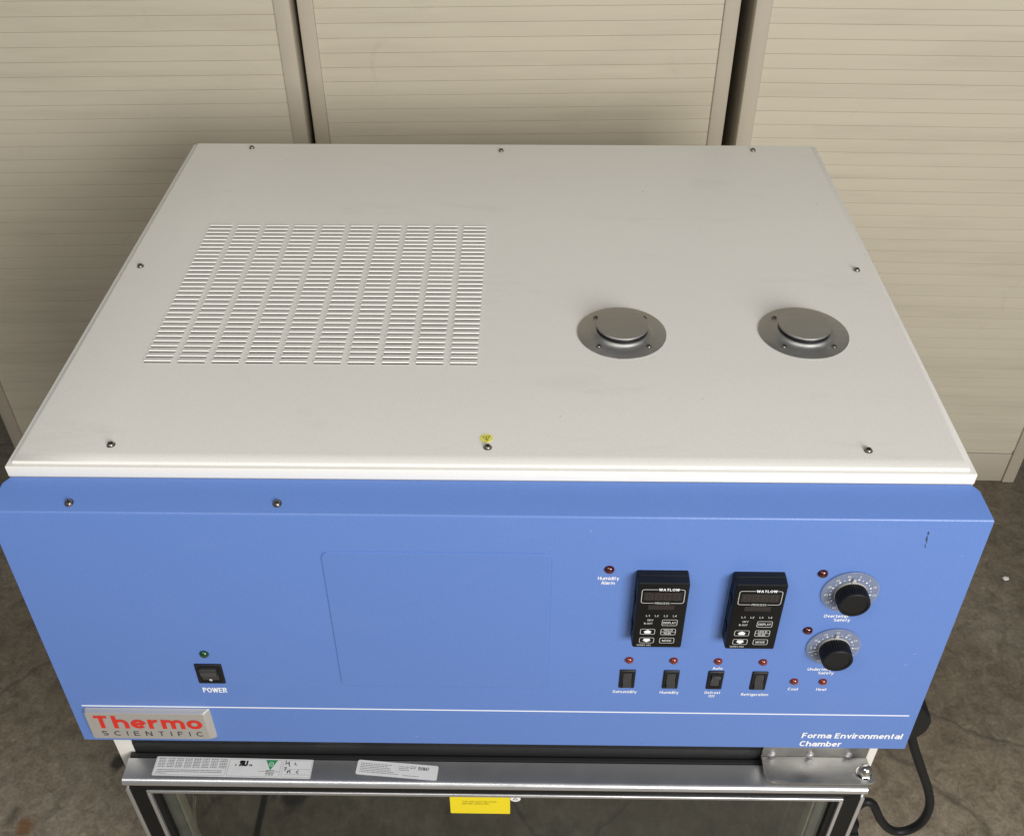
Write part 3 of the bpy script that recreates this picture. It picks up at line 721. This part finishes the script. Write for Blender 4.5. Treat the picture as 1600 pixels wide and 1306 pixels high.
# digital controllers
def rr_outline(bm, w, h, r, t, cx, cy, z=0.0):
    ring(bm, rrect(w, h, r, 4, cx, cy), rrect(w - 2 * t, h - 2 * t, max(r - t, .0002), 4, cx, cy), z)
def controller(u, v):
    w, h, d = .0530, .0985, .0185
    Mx = P(u, v)
    bm = bmesh.new()
    A = rrect(w, h, .0022, 3); B_ = rrect(w - .0008, h - .0006, .0022, 3)
    Cn = rrect(w - .0022, h - .0022, .0018, 3)
    rows = loft(bm, [(rrect(w, h, .002, 3), .0), (A, .0075), (rrect(w - .0012, h - .0012, .002, 3), .0078), (rrect(w - .0012, h - .0012, .002, 3), .0084), (A, .0087), (B_, d - .0012), (Cn, d)])
    bm.faces.new(rows[-1])
    hs = part('digital_controller', bm, 'black', C, Mx, angle=25)
    F = lambda x, y, z=0: Mx @ T(x, y, d + .0002 + z)
    for z0 in (-.030, .012):
        part('bezel_latch', BX(-w / 2 - .0009, -w / 2 - .0001, z0, z0 + .012, .004, .012, bev=.0003), 'blacksat', hs, Mx)
    part('face_plate', BX(-w / 2 + .0015, w / 2 - .0015, -h / 2 + .0016, h / 2 - .0016, -.0003, .0004, bev=.0002), 'blacksat', hs, F(0, 0, -.0001))
    def z(k): return .0007
    part('display_window', BX(-.0195, .0195, .0275, .0395, 0, .0003), 'window', hs, F(0, -.0025, .0004))
    part('display_window', BX(-.0140, .0130, .0125, .0195, 0, .0003), 'window', hs, F(0, -.0010, .0004))
    bm = bmesh.new()
    def digit(cx, cy, sw_, sh):
        t = sw_ * .16
        for (x0, x1, y0, y1) in ((-.36, .36, .5, .5), (-.36, .36, 0, 0), (-.36, .36, -.5, -.5)):
            box(bm, cx + x0 * sw_, cx + x1 * sw_, cy + y0 * sh - t / 2, cy + y1 * sh + t / 2, 0, .0001)
        for sx in (-.5, .5):
            for y0, y1 in ((.07, .43), (-.43, -.07)):
                box(bm, cx + sx * sw_ - t / 2, cx + sx * sw_ + t / 2, cy + y0 * sh, cy + y1 * sh, 0, .0001)
    for k in range(4): digit(-.0138 + k * .0092, .0310, .0055, .0085)
    for k in range(5): digit(-.0110 + k * .0052, .0150, .0030, .0042)
    part('display_segments', bm, 'segment', hs, F(0, 0, .0008), smooth=False)
    # printed outlines
    bm = bmesh.new(); t = .00055
    O = rrect(.0440, .0205, .0028, 4, 0, .0310); Q = rrect(.0440 - 2 * t, .0205 - 2 * t, .0023, 4, 0, .0310)
    # leave gaps for the two words by building runs
    def run(idx):
        for a in range(len(idx) - 1):
            i, j = idx[a] % 20 if len(O) == 20 else idx[a] % len(O), idx[a + 1] % len(O)
            bm.faces.new([bm.verts.new((*q, 0)) for q in (O[i], O[j], Q[j], Q[i])])
    L_ = len(O); per = L_ // 4
    for c0 in range(4): run(list(range(c0 * per, (c0 + 1) * per)))
    run([4 * per - 1, 0]); run([2 * per - 1, 2 * per])          # right and left sides
    yt, yb_ = .0310 + .01025, .0310 - .01025
    for x0, x1, y0 in ((-.0195, -.0055, yt - t), (.0165, .0195, yt - t), (-.0195, -.0085, yb_), (.0085, .0195, yb_)):
        box(bm, x0, x1, y0, y0 + t, 0, .00005)
    part('display_outline', bm, 'greyprint', hs, F(0, 0, .0006), smooth=False)
    for kx, ky, kw, kh in ((-.0115, -.0228, .0155, .0086), (-.0115, -.0365, .0155, .0086), (.0103, -.0086, .0160, .0094), (.0098, -.0365, .0155, .0086), (.0100, -.0228, .0157, .0096)):
        bm = bmesh.new(); rr_outline(bm, kw, kh, .0018, .0005, kx, ky)
        part('key_outline', bm, 'greyprint', hs, F(0, 0, .0006), smooth=False)
    part('key_divider', BX(.0023, .0177, -.0231, -.0226, 0, .00005), 'greyprint', hs, F(0, 0, .0006), smooth=False)
    bm = bmesh.new()
    for cy, s in ((-.0228, 1), (-.0365, -1)):
        sheet(bm, [(-.0115 + x, cy + s * y) for x, y in ((0, .0029), (-.0046, -.0002), (-.0032, -.0002), (-.0032, -.0027), (.0032, -.0027), (.0032, -.0002), (.0046, -.0002))], 0)
    part('arrow_mark', bm, 'print', hs, F(0, 0, .0006), smooth=False)
    tx = lambda s, x, y, w_, h_, b=.01, m='greyprint': text('controller_lettering', s, w_, h_, m, hs, F(x, y, .0007), bold=b, res=2)
    tx('WATLOW', .0055, yt - .0002, .0212, .0036, .024, 'print'); tx('PROCESS', 0, yb_ + .0003, .0150, .0028, .004)
    for k in range(4): tx('L%d' % (k + 1), -.0132 + k * .0093, .0020, .0038, .0027, .004)
    tx('DEV', -.0100, -.0046, .0060, .0026, .004); tx('% OUT', -.0118, -.0098, .0092, .0026, .004)
    tx('DISPLAY', .0103, -.0086, .0130, .0034, .006); tx('HOLD', .0100, -.0203, .0092, .0030, .006); tx('RUN', .0094, -.0251, .0072, .0030, .006)
    tx('MODE', .0098, -.0365, .0098, .0032, .006); tx('SERIES 982', -.0140, -.0440, .0150, .0022, .0)
    return hs
h1 = controller(.1778, .1215); h2 = controller(.2765, .1225)

# temperature dials
class Fl:
    def __init__(s, rows): s.rows = rows
    def __call__(s, i): return 1.0 if i % 4 < 2 else 0.945
def dial(u, v, R, nums, d, line):
    Mx = P(u, v)
    bm = bmesh.new(); lathe(bm, [(0, .0010), (R - .0006, .0010), (R, .0014), (R, .0024), (R - .0006, .0028), (0, .0028)], 72)
    dl = part('dial_plate', bm, 'dial', C, Mx, angle=40)
    bm = bmesh.new()
    k = len(nums)
    for i in range(2 * k - 1):
        a = math.radians(90 + 150 - 300 * i / (2 * k - 2)); rr = R * .70; s = .00105 if i % 2 == 0 else .0006
        sheet(bm, [(rr * math.cos(a) + s * math.cos(t * math.pi / 4), rr * math.sin(a) + s * math.sin(t * math.pi / 4)) for t in range(8)], .0031)
    if line:
        a = math.radians(196); dx, dy = math.cos(a), math.sin(a); t = .00035
        sheet(bm, [(.016 * dx - t * dy, .016 * dy + t * dx), (R * .92 * dx - t * dy, R * .92 * dy + t * dx), (R * .92 * dx + t * dy, R * .92 * dy - t * dx), (.016 * dx + t * dy, .016 * dy - t * dx)], .0031)
    part('dial_marks', bm, 'print', dl, Mx, smooth=False)
    for i, s in enumerate(nums):
        a = math.radians(90 + 150 - 300 * i / (k - 1)); rr = R * .84
        text('dial_number', s, .0042 if len(s) > 1 else .0018, .0030, 'greyprint', dl, Mx @ T(rr * math.cos(a), rr * math.sin(a), .0031), bold=.01, res=2)
    # silver pointer skirt
    bm = bmesh.new(); lathe(bm, [(.0, .0031), (.0168, .0031), (.0168, .0042), (.0150, .0046), (0, .0046)], 48)
    prism(bm, [(-.0028, .0150), (.0028, .0150), (.0013, .0218), (-.0013, .0218)], 2, .0032, .0050, bev=.0005)
    part('pointer', bm, 'pointer', dl, Mx, angle=40)
    bm = bmesh.new(); r = .0166
    lathe(bm, [(.0, .0048), (r * .97, .0048), (r, .0058), (r, d - .0035), (r * .985, d - .0030), (r * .97, d - .0008), (r * .92, d), (r * .80, d + .0001), (r * .77, d - .0010), (0, d - .0011)], 160, teeth=Fl((1, 2, 3)))
    part('knob', bm, 'rubber', dl, Mx, angle=22)
dial(.3736, .1008, .0297, ['60', '55', '45', '35', '25', '15', '5', '5', '15', '25', '35', '45'][::1], .0205, False)
dial(.3729, .1868, .0292, ['10', '5', '5', '15', '25', '35', '45', '55', '65', '70', '80'], .0220, True)

# scuffs on the panel (thin transferred rubber marks)
bm = bmesh.new()
for (u, v, l, a, w) in ((.4338, .0170, .005, 98, .0012), (.4345, .0255, .011, 99, .0010), (.4352, .0345, .006, 100, .0005)):
    dx, dy = math.cos(math.radians(a)), math.sin(math.radians(a))
    n_pts = 7; L1 = []; L2 = []
    for i in range(n_pts):
        t = i / (n_pts - 1) - .5; ww = 1.7 * w * (1 - abs(2 * t)) * random.uniform(.6, 1.3) + .0003
        x, y = u + t * l * dx + random.uniform(-.0004, .0004), -v + t * l * dy
        L1.append((x - ww / 2, y)); L2.append((x + ww / 2, y))
    sheet(bm, L1 + L2[::-1], .00025)
part('scuff_mark', bm, 'scuff', HOOD, P(0, 0), smooth=False)
bm = bmesh.new(); rnd = random.Random(11)
def chip(u, v, r, stretch=1.0, ang=0.0):
    pts = []
    for k in range(9):
        a = 2 * math.pi * k / 9; q = r * rnd.uniform(.5, 1.15); x, y = q * math.cos(a) * stretch, q * math.sin(a)
        pts.append((u + x * math.cos(ang) - y * math.sin(ang), -v + x * math.sin(ang) + y * math.cos(ang)))
    sheet(bm, pts, .0002)
for a in ((.4640, .1990, .0006, 5, .3), (.4585, .2170, .0006, 4, -.4), (.0620, .0420, .0005, 3, 1.1), (.1020, .0180, .0005, 4, -1.0), (.4745, .0480, .0007, 1.2, 0), (-.0900, .3590, .0005, 6, .1), (-.0700, .3610, .0004, 5, -.1)): chip(*a)
part('paint_chip', bm, 'chip', HOOD, P(0, 0), smooth=False)

# ---- glass door
DF, DB, DT, DBOT, DW = -.065, -.0315, -.4735, -.985, .4648
def rail(pts, bm=None):
    return pts
dm = bmesh.new()
# aluminium top cap with a rounded nose, profile (y, z)
prf = [(DB, DT - .020), (DB, DT - .0006), (DB - .0006, DT)]
for k in range(7):
    a = math.radians(90 + 90 * k / 6); prf.append((DF + .0065 + .0065 * math.cos(a), DT - .0065 + .0065 * math.sin(a)))
prf += [(DF + .0002, DT - .0085), (DF + .004, DT - .0105), (DF + .006, DT - .020)]
prism(dm, prf, 0, -DW, DW)
DOOR = part('door_top_cap', dm, 'satin', C, Z, angle=30)
DOOR['label'] = 'aluminium top edge of the glass door'
bm = bmesh.new(); prism(bm, [(DB + .0004, DT - .02), (DB + .0004, DT - .003), (DB + .002, DT + .0005), (DB + .006, DT + .001), (-.0208, DT - .002), (-.0208, DT - .02)], 0, -DW + .001, DW - .001)
part('door_gasket', bm, 'gasket', C, Z, angle=30)
for sx in (-1, 1):
    a, b_ = sorted((sx * DW, sx * (DW - .0055)))
    part('door_side_cap', BX(a, b_, DF + .0010, DB, DBOT, DT - .0205, bev=.001), 'satin', C, Z)
    a, b_ = sorted((sx * (DW - .0057), sx * .4395))
    # black mitred frame members
    xo, xi = DW - .0057, .4395
    bm = bmesh.new(); prism(bm, [(sx * xo, DT - .0112), (sx * xi, DT - .0222), (sx * xi, DBOT + .022), (sx * xo, DBOT)], 1, DF + .0022, DB)
    part('door_frame', bm, 'blacksat', C, Z, smooth=False)
    a, b_ = sorted((sx * .4393, sx * .4345))
    part('glazing_bead', BX(a, b_, DF + .0006, DF + .012, DBOT + .024, DT - .0283, bev=.001), 'satin', C, Z)
    a, b_ = sorted((sx * .4343, sx * .4270))
    part('glazing_rubber', BX(a, b_, DF + .0045, DB, DBOT + .026, DT - .0285), 'blacksat', C, Z)
    a, b_ = sorted((sx * .4268, sx * .4130))
    part('glazing_spacer', BX(a, b_, DF + .0125, DB, DBOT + .026, DT - .029, bev=.001), 'spacer', C, Z)
    a, b_ = sorted((sx * .4128, sx * .4098))
    part('glazing_seal', BX(a, b_, DF + .016, DB - .002, DBOT + .026, DT - .029, bev=.0006), 'seal', C, Z)
xo, xi = DW - .0057, .4395
for z_o, z_i, nm in ((DT - .0112, DT - .0222, 'door_frame'), (DBOT, DBOT + .022, 'door_frame')):
    bm = bmesh.new(); prism(bm, [(-xo + .0006, z_o), (xo - .0006, z_o), (xi, z_i), (-xi, z_i)], 1, DF + .0024, DB + .0002)
    part(nm, bm, 'blacksat', C, Z, smooth=False)
part('glazing_bead', BX(-.4393, .4393, DF + .0004, DF + .012, DT - .0281, DT - .0224, bev=.0016, seg=3), 'satin', C, Z)
part('glazing_bead', BX(-.4393, .4393, DF + .0004, DF + .012, DBOT + .0225, DBOT + .0238, bev=.0004), 'satin', C, Z)
part('glass_pane', BX(-.4340, .4340, DF + .0080, DF + .0115, DBOT + .024, DT - .0275), 'glass', C, Z, smooth=False)
# clip and rods inside the left edge of the glazing
bm = bmesh.new(); tube(bm, [(-.3985, -.030, -.565), (-.4060, -.034, -.600), (-.4120, -.040, -.66)], .0013, 8); tube(bm, [(-.3990, -.028, -.548), (-.4085, -.036, -.605)], .0008, 6)
box(bm, -.4205, -.4125, -.045, -.036, -.598, -.592, bev=.0008)
part('shelf_clip', bm, 'chrome', C, Z)

# labels on the door's top cap
def label_frame(x, y, ang): return Z @ T(x, y, DT + .0003) @ Matrix.Rotation(math.radians(ang), 4, 'Z')
def dashes(bm, x0, x1, y, h, seed, cols=1, gap=.2):
    rnd = random.Random(seed); x = x0
    while x < x1:
        l = rnd.uniform(.0008, .0032)
        e = min(x + l, x1)
        box(bm, x, e, y - h / 2, y + h / 2, 0, .00003); x = e + rnd.uniform(.0004, .0009)
Mx = label_frame(-.3290, -.0437, -.7)
bm = bmesh.new(); rows = loft(bm, [(rrect(.2000, .0262, .0016, 3), 0), (rrect(.2000, .0262, .0016, 3), .00015)]); bm.faces.new(rows[-1])
LB = part('rating_label', bm, 'paper', C, Mx, smooth=False); LB['label'] = 'long white certification label with a green triangle'
bm = bmesh.new()
for r in range(6):
    for c in range(8): dashes(bm, -.0960 + c * .0111, -.0960 + c * .0111 + .0090, .0102 - r * .0022, .0010, 50 + r * 8 + c)
for r in range(3): dashes(bm, -.0960, -.0130 if r < 2 else -.0820, -.0052 - r * .0023, .0010, 200 + r)
part('label_print', bm, 'greyink', LB, Mx @ T(0, 0, .0002), smooth=False)
bm = bmesh.new()
for x0, x1 in ((-.0990, -.0085), (-.0062, .0600), (.0625, .0990)):
    cx, w = (x0 + x1) / 2, x1 - x0; ring(bm, rrect(w, .0236, .0014, 3, cx, 0), rrect(w - .0006, .0230, .0012, 3, cx, 0), 0)
box(bm, .065, .097, -.0008, -.0005, 0, .00003); box(bm, .0665, .0975, -.0083, -.0080, 0, .00003); dashes(bm, .0330, .0460, -.0045, .0006, 3); dashes(bm, .0530, .0590, -.0045, .0006, 4)
part('label_print', bm, 'greyink', LB, Mx @ T(0, 0, .0002), smooth=False)
bm = bmesh.new()
for r in range(4): dashes(bm, .0425, .0530, -.0032 - r * .0020, .0012, 300 + r)
part('label_print', bm, 'greyink', LB, Mx @ T(0, 0, .0002), smooth=False)
text('label_lettering', 'R', .0055, .0078, 'ink', LB, Mx @ T(.0095, .0060, .0003) @ Matrix.Diagonal((-1, 1, 1, 1)), bold=.06)
text('label_lettering', 'U', .0058, .0078, 'ink', LB, Mx @ T(.0148, .0058, .0003), bold=.06)
text('label_lettering', 'c', .0022, .0036, 'ink', LB, Mx @ T(.0030, .0040, .0003), bold=.02)
text('label_lettering', 'us', .0042, .0036, 'ink', LB, Mx @ T(.0215, .0040, .0003), bold=.02)
bm = bmesh.new(); sheet(bm, [(.0400, .0112), (.0475, -.0030), (.0550, .0112)], .0003)
part('green_triangle', bm, 'green', LB, Mx, smooth=False)
bm = bmesh.new(); ring(bm, [(p[0] + .0475, p[1] + .0055) for p in cir(.0030)], [(p[0] + .0475, p[1] + .0055) for p in cir(.0023)], .0004)
part('triangle_emblem', bm, 'print', LB, Mx, smooth=False)
text('label_lettering', 'G', .0022, .0022, 'print', LB, Mx @ T(.0475, .0055, .0004), bold=.02)
# handwriting
def stroke(bm, P_, w=.0007):
    P_ = [Vector((p[0], p[1])) for p in P_]
    for a, b_ in zip(P_, P_[1:]):
        d = (b_ - a).normalized(); q = Vector((-d.y, d.x)) * w / 2; a2 = a - d * w * .4; b2 = b_ + d * w * .4
        sheet(bm, [a2 + q, a2 - q, b2 - q, b2 + q], .0003)
bm = bmesh.new()
for s in ([(.0655, .0105), (.0660, .0062), (.0690, .0082), (.0705, .0045), (.0695, .0095)], [(.0705, .0045), (.0715, .0030)], [(.0775, .0085), (.0772, .0060), (.0800, .0050)],
          [(.0650, .0010), (.0675, .0015), (.0660, -.0030)], [(.0700, -.0030), (.0695, -.0060), (.0725, -.0020), (.0735, -.0065)], [(.0835, -.0025), (.0810, -.0045), (.0835, -.0065)]): stroke(bm, s, .0009)
part('handwriting', bm, 'ink', LB, Mx, smooth=False)
# second label, stuck on askew
Mx = label_frame(-.1215, -.0446, -4.4)
bm = bmesh.new(); rows = loft(bm, [(rrect(.1030, .0200, .0025, 4), 0), (rrect(.1030, .0200, .0025, 4), .00015)]); bm.faces.new(rows[-1])
LB = part('serial_label', bm, 'paper', C, Mx, smooth=False); LB['label'] = 'white serial label stuck on askew'
bm = bmesh.new()
for r in range(6): dashes(bm, -.0470, -.0060 + random.uniform(-.012, .006), .0055 - r * .0023, .0008, 400 + r)
for r in range(3): dashes(bm, .0020, .0150, .0050 - r * .0023, .0008, 420 + r)
for r in range(2): dashes(bm, .0160, .0235, .0060 - r * .0023, .0010, 430 + r)
dashes(bm, -.0180, .0020, -.0060, .0008, 440); dashes(bm, .0080, .0290, -.0068, .0008, 441)
part('label_print', bm, 'greyink', LB, Mx @ T(0, 0, .0002), smooth=False)
text('label_lettering', '1591847', .0140, .0044, 'ink', LB, Mx @ T(.0330, .0042, .0003), bold=.006)
# yellow notice and round label behind the bead, on the glass
G = lambda x, z: Z @ T(x, DF + .0078, z) @ Matrix.Rotation(math.radians(90), 4, 'X')
bm = bmesh.new(); rows = loft(bm, [(rrect(.0770, .0530, .0012, 2), 0), (rrect(.0770, .0530, .0012, 2), .00015)]); bm.faces.new(rows[-1])
YL = part('yellow_notice', bm, 'yellow', C, G(-.0178, -.5268) @ Matrix.Rotation(-.004, 4, 'Z'), smooth=False); YL['label'] = 'yellow notice stuck to the glass under the door edge'
text('notice_lettering', 'THIS UNIT MUST BE LEVEL', .0450, .0030, 'olive', YL, G(-.0410, -.5240) @ T(0, 0, .0003), align='LEFT', bold=-.004, res=2)
text('notice_lettering', 'BEFORE OPERATING', .0340, .0030, 'olive', YL, G(-.0405, -.5292) @ T(0, 0, .0003), align='LEFT', bold=-.004, res=2)
bm = bmesh.new()
rnd = random.Random(5); x = -.0350
while x < .033:
    l = rnd.uniform(.001, .004); box(bm, x, x + l, .0165, .0220, 0, .0001); x += l + rnd.uniform(.0008, .0030)
part('notice_print', bm, 'ink', YL, G(-.0178, -.5268) @ T(0, 0, .0003), smooth=False)
bm = bmesh.new(); lathe(bm, [(0, .0002), (.0066, .0002), (.0066, 0)], 24)
RL = part('round_label', bm, 'print', C, G(.0276, -.5160) @ T(0, 0, .0001))
bm = bmesh.new(); ring(bm, [(0, .0036), (-.0038, -.0026), (.0038, -.0026)], [(0, .0018), (-.0021, -.0016), (.0021, -.0016)], .0004)
part('label_print', bm, 'olive', RL, G(.0276, -.5160) @ T(0, 0, .0001), smooth=False)

# hinge bracket over the door
BZ = DT + .0085
bm = bmesh.new()
pts = [(.3368, -.0238), (.3368, -.0475)]
for k in range(6):
    a = math.radians(180 + 90 * k / 5); pts.append((.3368 + .0125 + .0125 * math.cos(a), -.0500 + .0125 * math.sin(a)))
for k in range(6):
    a = math.radians(270 + 90 * k / 5); pts.append((.4735 - .0110 + .0110 * math.cos(a), -.0515 + .0110 * math.sin(a)))
pts += [(.4725, -.0440), (.4700, -.0400), (.4690, -.0350), (.4690, -.0238)]
prism(bm, pts, 2, BZ, BZ + .0028, bev=.0005)
HB = part('hinge_bracket', bm, 'steel', C, Z, angle=30)
part('bracket_upright', BX(.3368, .4690, -.0262, -.0239, BZ + .003, -.4025, bev=.0006), 'steel', HB, Z)
for x in (.349, .397, .445):
    bm = bmesh.new(); lathe(bm, [(.0052, 0), (.0052, .0006), (.0044, .0010), (.0042, .0018), (.0028, .0026), (0, .0029)], 20)
    part('bracket_screw', bm, 'satin', HB, Z @ T(x, -.0263, BZ + .0085) @ Matrix.Rotation(math.radians(90), 4, 'X'))
bm = bmesh.new()
lathe(bm, [(0, 0), (.0098, 0), (.0098, .0012), (.0088, .0014)], 6 * 4)
hexp = [(.0088 * math.cos(math.radians(60 * i)), .0088 * math.sin(math.radians(60 * i))) for i in range(6)]
prism(bm, hexp, 2, .0012, .0075)
lathe(bm, [(.0078, .0072), (.0076, .0095), (.0066, .0128), (.0045, .0152), (.002, .0163), (0, .0165)], 28)
part('acorn_nut', bm, 'chrome', HB, Z @ T(.4600, -.0490, BZ + .0029), angle=35)

# ------------------------------------------------------------------ power cord on the right
cord = empty('power_cord', T(.53, 0, 0))
tag(cord, 'thick black power cord looping down beside the chamber', 'cord')
pth = [(.5235, -.002, .640), (.5245, 0, .6085), (.5395, 0, .5655), (.5625, 0, .513), (.5865, 0, .4577), (.5985, 0, .4163), (.5990, 0, .3790), (.5885, 0, .3555), (.5720, 0, .3480), (.5560, 0, .3570), (.5400, 0, .3800), (.5290, 0, .4030), (.5200, 0, .4210), (.5100, 0, .4280), (.5020, 0, .4200), (.4970, 0, .4020), (.4950, 0, .3800)]
bm = bmesh.new(); tube(bm, spline(pth, 8), .0060, 16)
part('cable', bm, 'rubber', cord)
bm = bmesh.new()
prism(bm, [(.4960, .6950), (.5200, .6700), (.5330, .6560), (.5375, .6420), (.5360, .6240), (.5280, .6100), (.5060, .6060), (.4960, .6200)], 1, -.018, .018, bev=.004)
part('plug_body', bm, 'rubber', cord, angle=40)
bm = bmesh.new(); box(bm, .4860, .5080, -.012, .012, .362, .384, bev=.003); box(bm, .4845, .5110, -.014, .014, .352, .3615, bev=.002)
part('cord_inlet', bm, 'rubber', cord)

# ------------------------------------------------------------------ litter on the floor
bm = bmesh.new(); lathe(bm, [(0, .0), (.0085, .0005), (.0095, .003), (.007, .006), (.003, .0072), (0, .0068)], 14)
for v in bm.verts: v.co.x *= 1.25 + .2 * math.sin(v.co.y * 700); v.co.z += .0008 * math.sin(v.co.x * 900); v.co *= .62
o = part('scrap', bm, 'litter', None, T(1.112, .78, 0)); tag(o, 'small white scrap lying on the concrete at the right', 'scrap')
